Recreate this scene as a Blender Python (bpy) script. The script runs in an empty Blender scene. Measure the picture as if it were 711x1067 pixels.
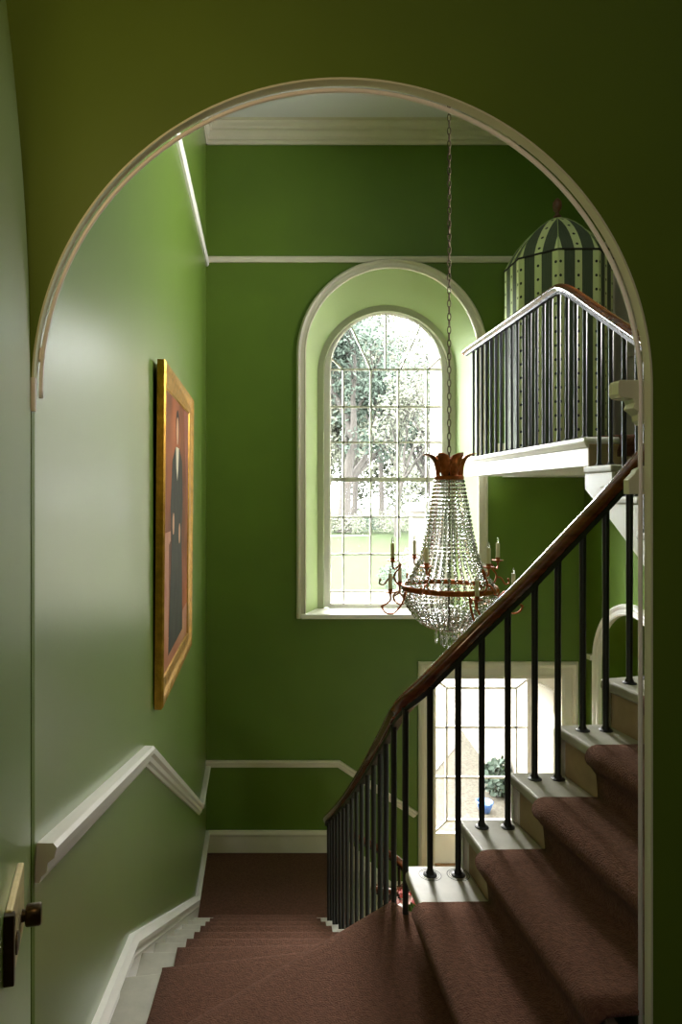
import bpy, bmesh, math, random
from mathutils import Vector, Matrix
PI = math.pi
sin, cos = math.sin, math.cos
col = bpy.context.scene.collection
random.seed(7)

# ------------------------------------------------------------------ materials
def srgb(r, g, b):
    f = lambda c: (c/255/12.92) if c/255 <= .04045 else ((c/255+.055)/1.055)**2.4
    return (f(r), f(g), f(b), 1)

def mat(name, color, rough=.5, metal=0, noise=0, nscale=30, bump=0, bscale=200, spec=.5, color2=None, coat=0, sheen=0, stretch=None):
    m = bpy.data.materials.new(name); m.use_nodes = True
    nt = m.node_tree; b = nt.nodes['Principled BSDF']
    b.inputs['Base Color'].default_value = color
    b.inputs['Roughness'].default_value = rough
    b.inputs['Metallic'].default_value = metal
    b.inputs['Specular IOR Level'].default_value = spec
    b.inputs['Coat Weight'].default_value = coat
    b.inputs['Sheen Weight'].default_value = sheen
    tc = nt.nodes.new('ShaderNodeTexCoord'); src = tc.outputs['Object']
    if stretch:
        mp = nt.nodes.new('ShaderNodeMapping'); mp.inputs['Scale'].default_value = stretch
        nt.links.new(src, mp.inputs['Vector']); src = mp.outputs['Vector']
    if noise or color2:
        n = nt.nodes.new('ShaderNodeTexNoise'); n.inputs['Scale'].default_value = nscale
        n.inputs['Detail'].default_value = 5
        nt.links.new(src, n.inputs['Vector'])
        mx = nt.nodes.new('ShaderNodeMix'); mx.data_type = 'RGBA'
        c2 = color2 or tuple(min(1, c*(1+noise)) for c in color[:3])+(1,)
        c1 = color if color2 else tuple(c*(1-noise) for c in color[:3])+(1,)
        mx.inputs[6].default_value = c1; mx.inputs[7].default_value = c2
        r = nt.nodes.new('ShaderNodeMapRange'); r.inputs[1].default_value = .3; r.inputs[2].default_value = .7
        nt.links.new(n.outputs['Fac'], r.inputs[0]); nt.links.new(r.outputs[0], mx.inputs[0])
        nt.links.new(mx.outputs[2], b.inputs['Base Color'])
    if bump:
        n2 = nt.nodes.new('ShaderNodeTexNoise'); n2.inputs['Scale'].default_value = bscale
        n2.inputs['Detail'].default_value = 4
        nt.links.new(src, n2.inputs['Vector'])
        bp = nt.nodes.new('ShaderNodeBump'); bp.inputs['Strength'].default_value = bump
        bp.inputs['Distance'].default_value = .01
        nt.links.new(n2.outputs['Fac'], bp.inputs['Height']); nt.links.new(bp.outputs[0], b.inputs['Normal'])
    return m

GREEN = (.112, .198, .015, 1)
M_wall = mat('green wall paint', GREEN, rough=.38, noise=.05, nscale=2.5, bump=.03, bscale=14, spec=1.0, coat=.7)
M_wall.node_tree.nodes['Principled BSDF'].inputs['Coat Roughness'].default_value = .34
M_wall_dim = mat('green wall paint, flatter', (.098, .168, .013, 1), rough=.5, noise=.06, nscale=2.5, bump=.03, bscale=14, spec=.35)  # same paint as the left wall, with shade put into a darker colour
M_cream = mat('cream gloss paint', srgb(214, 208, 188), rough=.35, noise=.03, nscale=6, bump=.02, bscale=30)
M_white = mat('white gloss paint', srgb(232, 230, 222), rough=.35, noise=.02, nscale=6)
M_ceil = mat('white ceiling paint', srgb(222, 222, 224), rough=.7)
M_archbead = mat('pale green cream paint', srgb(200, 206, 172), rough=.4)
M_carpet = mat('brown wool carpet', srgb(84, 56, 44), rough=1, color2=srgb(110, 76, 60), nscale=60, bump=.9, bscale=190, spec=.05, sheen=.25)
M_carpet.node_tree.nodes['Principled BSDF'].inputs['Sheen Tint'].default_value = (.62, .44, .36, 1)
M_stone = mat('pale painted stone tread', srgb(172, 170, 154), rough=.5, noise=.09, nscale=14, bump=.08, bscale=40)
M_riser = mat('stained cream riser', srgb(168, 146, 112), rough=.6, noise=.18, nscale=9, bump=.1, bscale=40)
M_iron = mat('black painted iron', srgb(20, 20, 22), rough=.42, spec=.5)
M_rail = mat('polished mahogany', srgb(70, 32, 16), rough=.2, color2=srgb(120, 60, 26), nscale=7, coat=.5, stretch=(1, 1, 6))
M_gilt = mat('aged gilt bronze', srgb(150, 84, 40), rough=.38, metal=.85, noise=.3, nscale=40)
M_gold = mat('gold leaf frame', srgb(176, 132, 48), rough=.35, metal=.8, noise=.25, nscale=20, bump=.3, bscale=60)
M_goldd = mat('darkened gold edge', srgb(96, 78, 26), rough=.5, metal=.5, noise=.3, nscale=20)
M_dark = mat('dark backing', srgb(28, 24, 18), rough=.8)
M_chain = mat('antique brass chain', srgb(70, 56, 40), rough=.4, metal=.8)
M_candle = mat('ivory candle tube', srgb(206, 200, 160), rough=.5)
M_brass = mat('old brass', srgb(216, 198, 146), rough=.3, metal=.45, noise=.1, nscale=25)
M_bronze = mat('dark bronze', srgb(60, 48, 24), rough=.3, metal=.8)
M_wood = mat('brown turned wood', srgb(86, 52, 30), rough=.5, noise=.2, nscale=20)
M_oak = mat('honey oak floorboards', srgb(150, 110, 66), rough=.4, noise=.2, nscale=12, stretch=(1, 8, 1))

def glass_mat(name, f=.08):
    m = bpy.data.materials.new(name); m.use_nodes = True; nt = m.node_tree; nt.nodes.clear()
    out = nt.nodes.new('ShaderNodeOutputMaterial'); mx = nt.nodes.new('ShaderNodeMixShader')
    tr = nt.nodes.new('ShaderNodeBsdfTransparent'); gl = nt.nodes.new('ShaderNodeBsdfGlossy'); gl.inputs['Roughness'].default_value = .02
    lw = nt.nodes.new('ShaderNodeLayerWeight'); lw.inputs['Blend'].default_value = .5; pw_ = nt.nodes.new('ShaderNodeMath'); pw_.operation = 'POWER'; pw_.inputs[1].default_value = 4
    ad = nt.nodes.new('ShaderNodeMath'); ad.operation = 'MULTIPLY_ADD'; ad.inputs[1].default_value = .7; ad.inputs[2].default_value = .06
    nt.links.new(lw.outputs['Facing'], pw_.inputs[0]); nt.links.new(pw_.outputs[0], ad.inputs[0]); nt.links.new(ad.outputs[0], mx.inputs[0]); nt.links.new(tr.outputs[0], mx.inputs[1]); nt.links.new(gl.outputs[0], mx.inputs[2])
    nt.links.new(mx.outputs[0], out.inputs[0])
    return m
M_pane = glass_mat('window glass')
def crystal_mat():
    m = bpy.data.materials.new('cut crystal'); m.use_nodes = True; nt = m.node_tree; nt.nodes.clear()
    out = nt.nodes.new('ShaderNodeOutputMaterial'); mx = nt.nodes.new('ShaderNodeMixShader')
    g = nt.nodes.new('ShaderNodeBsdfGlass'); g.inputs['IOR'].default_value = 1.5; g.inputs['Roughness'].default_value = .03
    gl = nt.nodes.new('ShaderNodeBsdfGlossy'); gl.inputs['Roughness'].default_value = .08
    mx.inputs[0].default_value = .3
    nt.links.new(g.outputs[0], mx.inputs[1]); nt.links.new(gl.outputs[0], mx.inputs[2]); nt.links.new(mx.outputs[0], out.inputs[0])
    return m
M_crystal = crystal_mat()

# ------------------------------------------------------------------ mesh helpers
class MB:
    def __init__(s): s.v = []; s.f = []; s.uv = []
    def add(s, vs, fs):
        o = len(s.v); s.v += [tuple(p) for p in vs]; s.f += [tuple(i+o for i in f) for f in fs]; return s
    def box(s, a, b):
        x0, y0, z0 = a; x1, y1, z1 = b
        return s.add([(x0,y0,z0),(x1,y0,z0),(x1,y1,z0),(x0,y1,z0),(x0,y0,z1),(x1,y0,z1),(x1,y1,z1),(x0,y1,z1)],
                     [(0,3,2,1),(4,5,6,7),(0,1,5,4),(1,2,6,5),(2,3,7,6),(3,0,4,7)])
    def hexa(s, bot, top):
        return s.add(list(bot)+list(top), [(3,2,1,0),(4,5,6,7),(0,1,5,4),(1,2,6,5),(2,3,7,6),(3,0,4,7)])
    def prism(s, poly, mapf, w0, w1):
        n = len(poly)
        vs = [mapf(u, v, w0) for u, v in poly]+[mapf(u, v, w1) for u, v in poly]
        return s.add(vs, [tuple(range(n-1, -1, -1)), tuple(range(n, 2*n))]+[(i, (i+1) % n, n+(i+1) % n, n+i) for i in range(n)])
    def tube(s, pts, r, seg=8, cap=True):
        pts = [Vector(p) for p in pts]; n = len(pts)
        rs = r if isinstance(r, (list, tuple)) else [r]*n
        up = None; rings = []
        for i, p in enumerate(pts):
            t = (pts[min(i+1, n-1)]-pts[max(i-1, 0)])
            if t.length < 1e-9: t = Vector((0, 0, 1))
            t.normalize()
            if up is None: up = t.orthogonal().normalized()
            up = (up-t*up.dot(t)); up = up.normalized() if up.length > 1e-6 else t.orthogonal().normalized()
            b = t.cross(up)
            rings.append([p+(up*cos(2*PI*k/seg)+b*sin(2*PI*k/seg))*rs[i] for k in range(seg)])
        vs = [q for ring in rings for q in ring]
        fs = [(i*seg+k, i*seg+(k+1) % seg, (i+1)*seg+(k+1) % seg, (i+1)*seg+k) for i in range(n-1) for k in range(seg)]
        if cap: fs += [tuple(range(seg-1, -1, -1)), tuple((n-1)*seg+k for k in range(seg))]
        return s.add(vs, fs)
    def lathe(s, prof, c=(0, 0, 0), seg=20, cap=True):
        vs = []; n = len(prof)
        for r, z in prof: vs += [(c[0]+r*cos(2*PI*k/seg), c[1]+r*sin(2*PI*k/seg), c[2]+z) for k in range(seg)]
        fs = [(i*seg+k, i*seg+(k+1) % seg, (i+1)*seg+(k+1) % seg, (i+1)*seg+k) for i in range(n-1) for k in range(seg)]
        if cap: fs += [tuple(range(seg-1, -1, -1)), tuple((n-1)*seg+k for k in range(seg))]
        return s.add(vs, fs)
    def grid(s, rows, closed=False):
        n = len(rows); m = len(rows[0])
        return s.add([p for r in rows for p in r], [(i*m+j, i*m+(j+1) % m, (i+1)*m+(j+1) % m, (i+1)*m+j) for i in range(n-1) for j in range(m if closed else m-1)])
    def sweep(s, path, prof, mapf, closed=False):
        """profile (a = offset along the left normal of the path, w = out of the plane) swept along a path in a plane"""
        n = len(path); rows = []
        P = [Vector(p) for p in path]
        for i in range(n):
            a = P[(i-1) % n] if (closed or i > 0) else None
            c = P[(i+1) % n] if (closed or i < n-1) else None
            t1 = (P[i]-a).normalized() if a is not None else None
            t2 = (c-P[i]).normalized() if c is not None else None
            if t1 is None: t1 = t2
            if t2 is None: t2 = t1
            n1 = Vector((-t1.y, t1.x)); n2 = Vector((-t2.y, t2.x)); m = (n1+n2).normalized()
            m = m/max(.3, m.dot(n1))
            rows.append([mapf(P[i].x+m.x*pa, P[i].y+m.y*pa, w) for pa, w in prof])
        if closed: rows.append(rows[0])
        o = len(s.v); s.grid(rows, closed=True)
        k = len(prof)
        if not closed: s.f += [tuple(o+j for j in range(k-1, -1, -1)), tuple(o+(n-1)*k+j for j in range(k))]
        return s
    def build(s, name, m, parent=None, smooth=False, bevel=0, bseg=2, kind=None, solid=0, auto=False):
        me = bpy.data.meshes.new(name); me.from_pydata(s.v, [], s.f); me.update()
        if s.uv:
            l = me.uv_layers.new(name='UVMap')
            for i, uv in enumerate(s.uv): l.data[i].uv = uv
        bm = bmesh.new(); bm.from_mesh(me); bmesh.ops.recalc_face_normals(bm, faces=bm.faces); bm.to_mesh(me); bm.free()
        o = bpy.data.objects.new(name, me); col.objects.link(o); me.materials.append(m)
        if smooth or auto:
            for p in me.polygons: p.use_smooth = True
        if auto:
            bm = bmesh.new(); bm.from_mesh(me)
            for e in bm.edges:
                if len(e.link_faces) == 2 and e.calc_face_angle(0) > math.radians(38): e.smooth = False
            bm.to_mesh(me); bm.free()
        if solid:
            md = o.modifiers.new('s', 'SOLIDIFY'); md.thickness = solid; md.offset = -1
        if bevel:
            md = o.modifiers.new('b', 'BEVEL'); md.width = bevel; md.segments = bseg; md.limit_method = 'ANGLE'
        if parent:
            o.parent = parent; o.matrix_parent_inverse = parent.matrix_basis.inverted() if parent.type == 'EMPTY' and not parent.get('_local') else Matrix()
        if kind: o['kind'] = kind
        return o
def tag(o, label, cat, group=None, kind=None):
    o['label'] = label; o['category'] = cat
    if group: o['group'] = group
    if kind: o['kind'] = kind
    return o
def empty(name, loc, label, cat, group=None):
    o = bpy.data.objects.new(name, None); col.objects.link(o); o.location = loc; o.empty_display_size = .1
    return tag(o, label, cat, group)
def copytree(o, parent=None):
    c = o.copy(); col.objects.link(c)
    if parent: c.parent = parent
    for ch in o.children: copytree(ch, c)
    return c
def V(*a): return Vector(a)
def catmull(pts, n=8):
    P = [Vector(p) for p in pts]; out = []
    for i in range(len(P)-1):
        p0 = P[i-1] if i else P[0]*2-P[1]; p1 = P[i]; p2 = P[i+1]; p3 = P[i+2] if i+2 < len(P) else P[-1]*2-P[-2]
        for k in range(n):
            t = k/n
            out.append(.5*((2*p1)+(p2-p0)*t+(2*p0-5*p1+4*p2-p3)*t*t+(3*p1-p0-3*p2+p3)*t**3))
    out.append(P[-1]); return out
def archpts(xc, zs, R, a0=0, a1=PI, n=32, rz=None):
    rz = rz or R
    return [(xc+R*cos(a0+(a1-a0)*i/n), zs+rz*sin(a0+(a1-a0)*i/n)) for i in range(n+1)]
XZ = lambda y, d=-1: (lambda u, v, w: (u, y+d*w, v))     # plane facing the room from the far wall
YZ = lambda x, d=1: (lambda u, v, w: (x+d*w, u, v))

# ------------------------------------------------------------------ setting: shell of the stairwell
XL, XR, YF, YN = -.55, 3.24, 6.84, 1.68
ZC, ZH = 3.67, -4.10            # ceiling, hall floor
ZL = -3.594                     # lower landing
ZT = .34                        # upper landing
XC = .194; RA = .742; ZS = .253; ZW = -1.632; YA0, YA1 = 1.63, 1.653

def panel_wall(rects, mapf, w0, w1, openings):
    """two skins of quads plus edges round the openings"""
    m = MB()
    for (u0, u1, b, t) in rects:      # b and t: (left, right) heights
        for w in (w0, w1):
            m.add([mapf(u0, b[0], w), mapf(u1, b[1], w), mapf(u1, t[1], w), mapf(u0, t[0], w)], [(0, 1, 2, 3)])
    for path in openings:
        m.grid([[mapf(u, v, w0) for u, v in path], [mapf(u, v, w1) for u, v in path]])
    return m
def arch_rects(xc, zs, R, top, n=40):
    pts = archpts(xc, zs, R, PI, 0, n)
    return [(pts[i][0], pts[i+1][0], (pts[i][1], pts[i+1][1]), (top, top)) for i in range(n)], pts

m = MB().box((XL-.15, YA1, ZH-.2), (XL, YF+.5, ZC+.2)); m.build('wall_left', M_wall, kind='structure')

# far wall: arched window above, door below
WX, WR, WS, WB = 1.313, .862, 1.40, -1.20
DX0, DX1, DZ = 1.74, 3.01, -1.84
ar, ap = arch_rects(WX, WS, WR, ZC+.1)
rects = ar+[(XL-.15, WX-WR, (-1.5, -1.5), (ZC+.1,)*2), (WX+WR, XR+.15, (-1.5, -1.5), (ZC+.1,)*2), (WX-WR, WX+WR, (-1.5,)*2, (WB,)*2),
            (XL-.15, DX0, (ZH-.2,)*2, (-1.5,)*2), (DX1, XR+.15, (ZH-.2,)*2, (-1.5,)*2), (DX0, DX1, (DZ,)*2, (-1.5,)*2)]
panel_wall(rects, XZ(YF, 1), 0, .55, [[(WX-WR, WB)]+ap+[(WX+WR, WB), (WX-WR, WB)], [(DX0, ZH), (DX0, DZ), (DX1, DZ), (DX1, ZH)]]).build('wall_back', M_wall_dim, kind='structure')
# right wall with an arched alcove low down
AC, AR, AS = 5.92, .56, -1.62
ar, ap = arch_rects(AC, AS, AR, -.5)
rects = ar+[(YN-.1, AC-AR, (ZH-.2,)*2, (-.5,)*2), (AC+AR, YF+.5, (ZH-.2,)*2, (-.5,)*2), (YN-.1, YF+.5, (-.5,)*2, (ZC+.1,)*2)]
panel_wall(rects, YZ(XR, 1), 0, .45, [[(AC-AR, ZH)]+ap+[(AC+AR, ZH)]]).box((XR+.43, 5.1, ZH-.1), (XR+.47, 6.7, -.9)).build('wall_right', M_wall_dim, kind='structure')
# near wall with the arched doorway the photograph looks through
ar, ap = arch_rects(XC, ZS, RA, ZC+.1, 64)
rects = ar+[(-2.1, XC-RA, (ZH-.2,)*2, (ZC+.1,)*2), (XC+RA, XR+.15, (ZH-.2,)*2, (ZC+.1,)*2), (XC-RA, XC+RA, (ZH-.2,)*2, (ZW-.03,)*2)]
panel_wall(rects, XZ(0, 1), YA0, YA1, [[(XC-RA, ZW)]+ap+[(XC+RA, ZW)]]).build('wall_front', M_wall_dim, kind='structure')
MB().box((XL-.15, YA1-.05, ZC), (XR+.5, YF+.5, ZC+.1)).build('ceiling', M_ceil, kind='structure')
MB().box((XL-.15, YA1, ZH-.1), (XR+.6, YF+.5, ZH)).build('floor', M_oak, kind='structure')
# room the photograph is taken from
M_lowbounce = mat('dark bounce-cutting wall', srgb(70, 56, 40), rough=.5, noise=.2, nscale=4)  # dark tone given to the unseen walls to cut green bounce light
MB().box((-2.1, -3, ZW-.1), (2.6, 1.72, ZW)).build('floor_near', M_carpet, kind='structure')
MB().box((-2.1, -3.1, 2.2), (2.6, YA0-.001, 2.3)).build('ceiling_near', M_ceil, kind='structure')
MB().box((2.5, -3, ZW), (2.6, YA0-.001, 2.2)).build('wall_near_right', M_lowbounce, kind='structure')
MB().box((-2.1, -3.1, ZW), (2.6, -3, 2.2)).build('wall_near_back', M_lowbounce, kind='structure')
m = MB()                       # left wall of that room, with a window opening
m.box((-2.1, -3, ZW), (-2.0, YA0-.001, -.8)); m.box((-2.1, -3, 1.4), (-2.0, YA0-.001, 2.2))
m.box((-2.1, -3, -.8), (-2.0, -2.2, 1.4)); m.box((-2.1, -2.0, -.8), (-2.0, YA0-.001, 1.4))
m.build('wall_near_left', M_lowbounce, kind='structure')

# arch lining and bead
m = MB()
path = [(XC+RA, ZW+.001)]+archpts(XC, ZS, RA, 0, PI, 80)+[(XC-RA, ZS-.02)]
m.sweep(path, [(0, -.002), (0, .026), (.005, .026), (.005, -.002)], lambda u, v, w: (u, YA0+w, v))
m.build('trim_1', M_archbead, kind='structure', auto=True)
MB().tube([(p[0]-0, YA1+.006, p[1]) for p in [(XC+RA-.012, ZW+.001)]+archpts(XC, ZS, RA-.013, 0, PI, 80)+[(XC-RA+.013, ZS-.02)]], .0055, 8).build('trim_2', M_white, kind='structure', smooth=True)

# picture rails, dado, cornice, skirting
PR = [(-.03, 0), (-.03, .018), (-.012, .03), (.012, .034), (.03, .02), (.03, 0)]
MB().sweep([(XL, 2.35), (XR, 2.35)], PR, XZ(YF)).build('trim_3', M_cream, kind='structure', auto=True)
MB().sweep([(YA1+.01, 2.31), (YF-.01, 2.31)], PR, YZ(XL)).build('trim_4', M_white, kind='structure', auto=True)
MB().sweep([(YA1+.01, 2.33), (YF-.01, 2.33)], PR, YZ(XR, -1)).build('trim_5', M_cream, kind='structure', auto=True)
DP = [(-.045, 0), (-.045, .012), (-.03, .016), (-.022, .028), (.0, .03), (.012, .045), (.034, .05), (.045, .04), (.045, 0)]
DP2 = [(-.035, 0), (-.035, .012), (-.02, .016), (-.012, .028), (.01, .03), (.02, .04), (.035, .035), (.035, 0)]
MB().sweep([(YA1+.012, -.90), (3.22, -1.235), (6.04, -2.79), (YF, -2.76)], DP, YZ(XL)).build('trim_6', M_white, kind='structure', auto=True)
MB().sweep([(XL, -2.70), (.78, -2.70), (DX0-.19, -3.21)], DP2, XZ(YF)).build('trim_7', M_cream, kind='structure', auto=True)
CP = [(0, 0), (0, .02), (.03, .028), (.035, .05), (.06, .055), (.085, .085), (.10, .09), (.105, .12), (.125, .125), (.145, .155), (.165, .16), (.17, .20), (.18, .20), (.18, 0)]
MB().sweep([(XL, 3.50), (XR, 3.50)], CP, XZ(YF)).build('trim_8', M_cream, kind='structure', auto=True)
MB().sweep([(YA1+.01, 3.50), (YF, 3.50)], [(a, w*.5) for a, w in CP], YZ(XL)).build('trim_9', M_cream, kind='structure', auto=True)
MB().sweep([(YF, 3.50), (YA1+.01, 3.50)], [(-a, w) for a, w in CP], YZ(XR, -1)).build('trim_10', M_cream, kind='structure', auto=True)
# skirtings
SK = [(-.22, 0), (-.22, .022), (-.06, .022), (-.05, .03), (-.03, .032), (-.015, .022), (0, .016), (0, 0)]
MB().sweep([(XL, -3.365), (.76, -3.365), (1.30, -3.88), (DX0-.17, -3.88)], SK, XZ(YF)).build('baseboard_back', M_cream, kind='structure', auto=True)
MB().sweep([(4.2, ZT+.17), (YF, ZT+.17)], [(-.17, 0), (-.17, .02), (-.03, .02), (0, .01), (0, 0)], YZ(XR, -1)).build('baseboard_right', M_cream, kind='structure', auto=True)
MB().sweep([(2.35, ZT+.17), (XR, ZT+.17)], [(-.17, 0), (-.17, .02), (-.03, .02), (0, .01), (0, 0)], XZ(YF)).build('baseboard_landing', M_cream, kind='structure', auto=True)
# sloping string board on the left wall
top = [(YA1+.01, -1.615), (2.85, -1.845), (5.74, -3.385), (YF, -3.372)]
m = MB()
m.prism(top+[(YF, ZL), (5.5, ZL), (5.3, -3.62), (2.7, -2.3), (YA1+.01, -2.1)], YZ(XL), 0, .014)
m.sweep(top, [(-.085, .014), (-.085, .024), (-.07, .03), (-.06, .024), (-.045, .024), (-.04, .036), (-.02, .042), (-.008, .03), (.006, .024), (.006, 0), (-.085, 0)], YZ(XL))
m.build('baseboard_left', M_white, kind='structure', auto=True)
# moulding ends on the far side of the doorway's right jamb
m = MB()
XJ = XC+RA
m.prism([(.957, .225), (.957, .278), (.893, .278), (.889, .27), (.889, .245), (.895, .236), (.925, .232), (.930, .222), (.925, .210), (.945, .195), (.948, .18), (.957, .17)], lambda u, v, w: (u-.957+XJ, YA1+w, v), .004, .05)
m.prism([(.957, .0), (.957, .07), (.935, .06), (.93, .05), (.915, .035), (.915, 0)], lambda u, v, w: (u-.957+XJ, YA1+w, v), .004, .03)
m.build('trim_11', M_archbead, kind='structure', bevel=.002)

# ------------------------------------------------------------------ arched window
def arch_path(xc, zs, R, zb, n=40):
    return [(xc-R, zb)]+archpts(xc, zs, R, PI, 0, n)+[(xc+R, zb)]
n = 40
# casing round the opening on the wall face
cas = [(.0, 0), (.0, .03), (.012, .038), (.02, .03), (.05, .03), (.058, .042), (.075, .048), (.088, .04), (.096, .02), (.096, 0)]
MB().sweep(arch_path(WX, WS, WR, WB-.04), cas, XZ(YF)).build('trim_12', M_cream, kind='structure', auto=True)
W2X, W2R, W2S, W2B, YW = 1.315, .723, 1.255, -1.195, 7.14
m = MB(); m.grid([[(u, YF-.001, v) for u, v in arch_path(WX, WS, WR-.001, WB)], [(u, YW, v) for u, v in arch_path(W2X, W2S, W2R, W2B)]])
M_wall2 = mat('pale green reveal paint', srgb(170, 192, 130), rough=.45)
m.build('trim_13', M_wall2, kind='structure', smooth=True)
m = MB(); m.box((WX-WR+.002, YF-.001, WB-.02), (WX+WR-.002, YW+.02, WB+.006)); m.box((WX-WR-.05, YF-.05, WB-.045), (WX+WR+.05, YF-.001, WB+.006)); m.build('trim_14', M_white, kind='structure', bevel=.012, bseg=3)
m = MB()   # outer frame (box lining)
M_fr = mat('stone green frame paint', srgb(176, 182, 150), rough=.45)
m.sweep(arch_path(W2X, W2S, W2R, W2B), [(0.05, 0), (0.05, .12), (-.075, .12), (-.075, .03), (-.06, .0)], lambda u, v, w: (u, YW+w, v))
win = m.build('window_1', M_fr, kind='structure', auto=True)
# sash
SX0, SX1, ZB = .715, 1.915, -1.19
SR = (SX1-SX0)/2; SXC = W2X
m = MB()
m.sweep(arch_path(SXC, 1.315, SR+.06, -1.19), [(0, 0), (0, .05), (-.075, .05), (-.085, .02), (-.07, 0)], lambda u, v, w: (u, YW+.03+w, v))
m.box((SX0, YW+.03, -1.195), (SX1, YW+.08, -1.145))
m.build('sash', M_white, win, auto=True)
m = MB()
yb0, yb1 = YW+.045, YW+.07
def bar(p, q, w=.009):
    p = V(p[0], 0, p[1]); q = V(q[0], 0, q[1]); d = (q-p).normalized(); nn = V(-d.z, 0, d.x)*w
    m.hexa([(p-nn)+V(0, yb0, 0), (p+nn)+V(0, yb0, 0), (p+nn)+V(0, yb1, 0), (p-nn)+V(0, yb1, 0)], [(q-nn)+V(0, yb0, 0), (q+nn)+V(0, yb0, 0), (q+nn)+V(0, yb1, 0), (q-nn)+V(0, yb1, 0)])
for x in (.870, 1.158, 1.450, 1.747): bar((x, -1.16), (x, 1.315))
for z in (1.315, .92, .546, -.24, -.634, -1.024): bar((SX0, z), (SX1, z))
bar((SX0, .155), (SX1, .155), .022)
bar((1.315, 1.315), (1.315, 1.90)); bar((1.158, 1.315), (.955, 1.76)); bar((1.472, 1.315), (1.675, 1.76))
bar((.870, 1.315), (.735, 1.44)); bar((1.760, 1.315), (1.895, 1.44))
m.build('glazing_bars', M_white, win)
m = MB(); pth = [(u, v) for u, v in arch_path(SXC, 1.315, SR+.02, -1.18)]
m.add([(u, YW+.058, v) for u, v in pth], [tuple(range(len(pth)))]); m.build('glass', M_pane, win)

# ------------------------------------------------------------------ low glazed door
m = MB()
pth = [(DX0, ZH), (DX0, DZ), (DX1, DZ), (DX1, ZH)]
m.sweep(pth, [(0, 0), (0, .02), (.03, .025), (.04, .018), (.10, .018), (.115, .035), (.135, .04), (.155, .03), (.165, .02), (.165, 0)], XZ(YF))
m.build('trim_15', M_cream, kind='structure', auto=True)
YD = 7.28; GX0, GX1, GZ0, GZ1 = 1.85, 2.86, -3.62, -1.97
m = MB()
m.grid([[(u, YF, v) for u, v in pth], [(u, YD+.05, v) for u, v in [(GX0-.03, ZH), (GX0-.03, GZ1+.05), (GX1+.03, GZ1+.05), (GX1+.03, ZH)]]])
m.box((DX0, YF, ZH-.01), (DX1, YD+.05, ZH+.005)); m.build('trim_16', M_cream, kind='structure')
m = MB()   # panelled shutter on the right reveal
def rev(t, z, w):
    a = V(DX1, YF, 0); b = V(GX1+.03, YD+.05, 0); p = a.lerp(b, t); nr = V(-(b.y-a.y), (b.x-a.x), 0).normalized()
    p = p+nr*w; return (p.x, p.y, z)
for z0, z1 in ((-3.9, -3.35), (-3.25, -2.35), (-2.25, -1.98)):
    for k, (i, w0) in enumerate(((0, .012), (.06, .018), (.1, .01))):
        a, b = .12+i*1.0, .88-i*1.0
        m.prism([(a, z0+i*.4), (b, z0+i*.4), (b, z1-i*.4), (a, z1-i*.4)], lambda u, v, w: rev(u, v, w), 0, w0)
m.build('trim_17', M_cream, kind='structure')
m = MB()
fy0, fy1 = YD, YD+.045
m.box((GX0-.03, fy0, GZ0-.36), (GX1+.03, fy1, GZ0)); m.box((GX0-.03, fy0, GZ1), (GX1+.03, fy1, GZ1+.05))
m.box((GX0-.03, fy0, GZ0), (GX0+.02, fy1, GZ1)); m.box((GX1-.02, fy0, GZ0), (GX1+.03, fy1, GZ1))
m.box((GX0-.03, fy0-.004, ZH), (GX1+.03, fy1, ZH+.14))
dr = m.build('door_1', M_white, kind='structure', bevel=.004)
m = MB(); yb0, yb1 = YD+.01, YD+.035
ix0, ix1, iz0, iz1 = GX0+.135, GX1-.13, GZ0+.13, GZ1-.10
for a, b in (((ix0, iz0), (ix0, iz1)), ((ix1, iz0), (ix1, iz1)), ((ix0, iz0), (ix1, iz0)), ((ix0, iz1), (ix1, iz1)),
             ((ix0, iz0), (GX0, GZ0)), ((ix1, iz0), (GX1, GZ0)), ((ix0, iz1), (GX0, GZ1)), ((ix1, iz1), (GX1, GZ1)),
             ((GX0, -2.49), (GX1, -2.49)), ((GX0, -3.03), (GX1, -3.03))): bar(a, b, .011)
m.build('glazing_bars', M_white, dr)
MB().add([(GX0, YD+.02, GZ0), (GX1, YD+.02, GZ0), (GX1, YD+.02, GZ1), (GX0, YD+.02, GZ1)], [(0, 1, 2, 3)]).build('glass', M_pane, dr)
MB().box((GX0-.02, YD-.03, ZH+.14), (GX1+.02, YD+.0, ZH+.165)).build('sill', M_oak, dr, bevel=.004)

# alcove casing on the right wall
MB().sweep([(AC-AR, ZH)]+archpts(AC, AS, AR, PI, 0, 40)+[(AC+AR, ZH)], [(a*1.05, w*1.2) for a, w in cas], YZ(XR, -1)).box((XR-.07, AC+AR+.09, -1.60), (XR, AC+AR+.16, -1.55)).build('trim_18', M_white, kind='structure', auto=True)
# door on the upper landing (right wall)
m = MB(); m.sweep([(5.2, ZT), (5.2, 2.12), (6.22, 2.12), (6.22, ZT)], [(a*1.3, w) for a, w in cas], YZ(XR, -1)); m.build('trim_19', M_cream, kind='structure', auto=True)
m = MB(); m.box((XR-.012, 5.2, ZT), (XR-.001, 6.22, 2.12))
for z0, z1 in ((.5, 1.1), (1.2, 2.0)):
    for y0, y1 in ((5.3, 5.66), (5.76, 6.12)): m.box((XR-.02, y0, z0), (XR-.01, y1, z1))
d2 = m.build('door_2', M_cream, kind='structure', bevel=.004)
MB().lathe([(.012, 0), (.012, .03), (.028, .04), (.03, .055), (.018, .066), (.002, .068)], seg=16).build('door_handle', M_brass, d2, smooth=True).matrix_basis = Matrix.Translation((XR-.012, 5.27, 1.3)) @ Matrix.Rotation(-PI/2, 4, 'Y')

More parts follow.
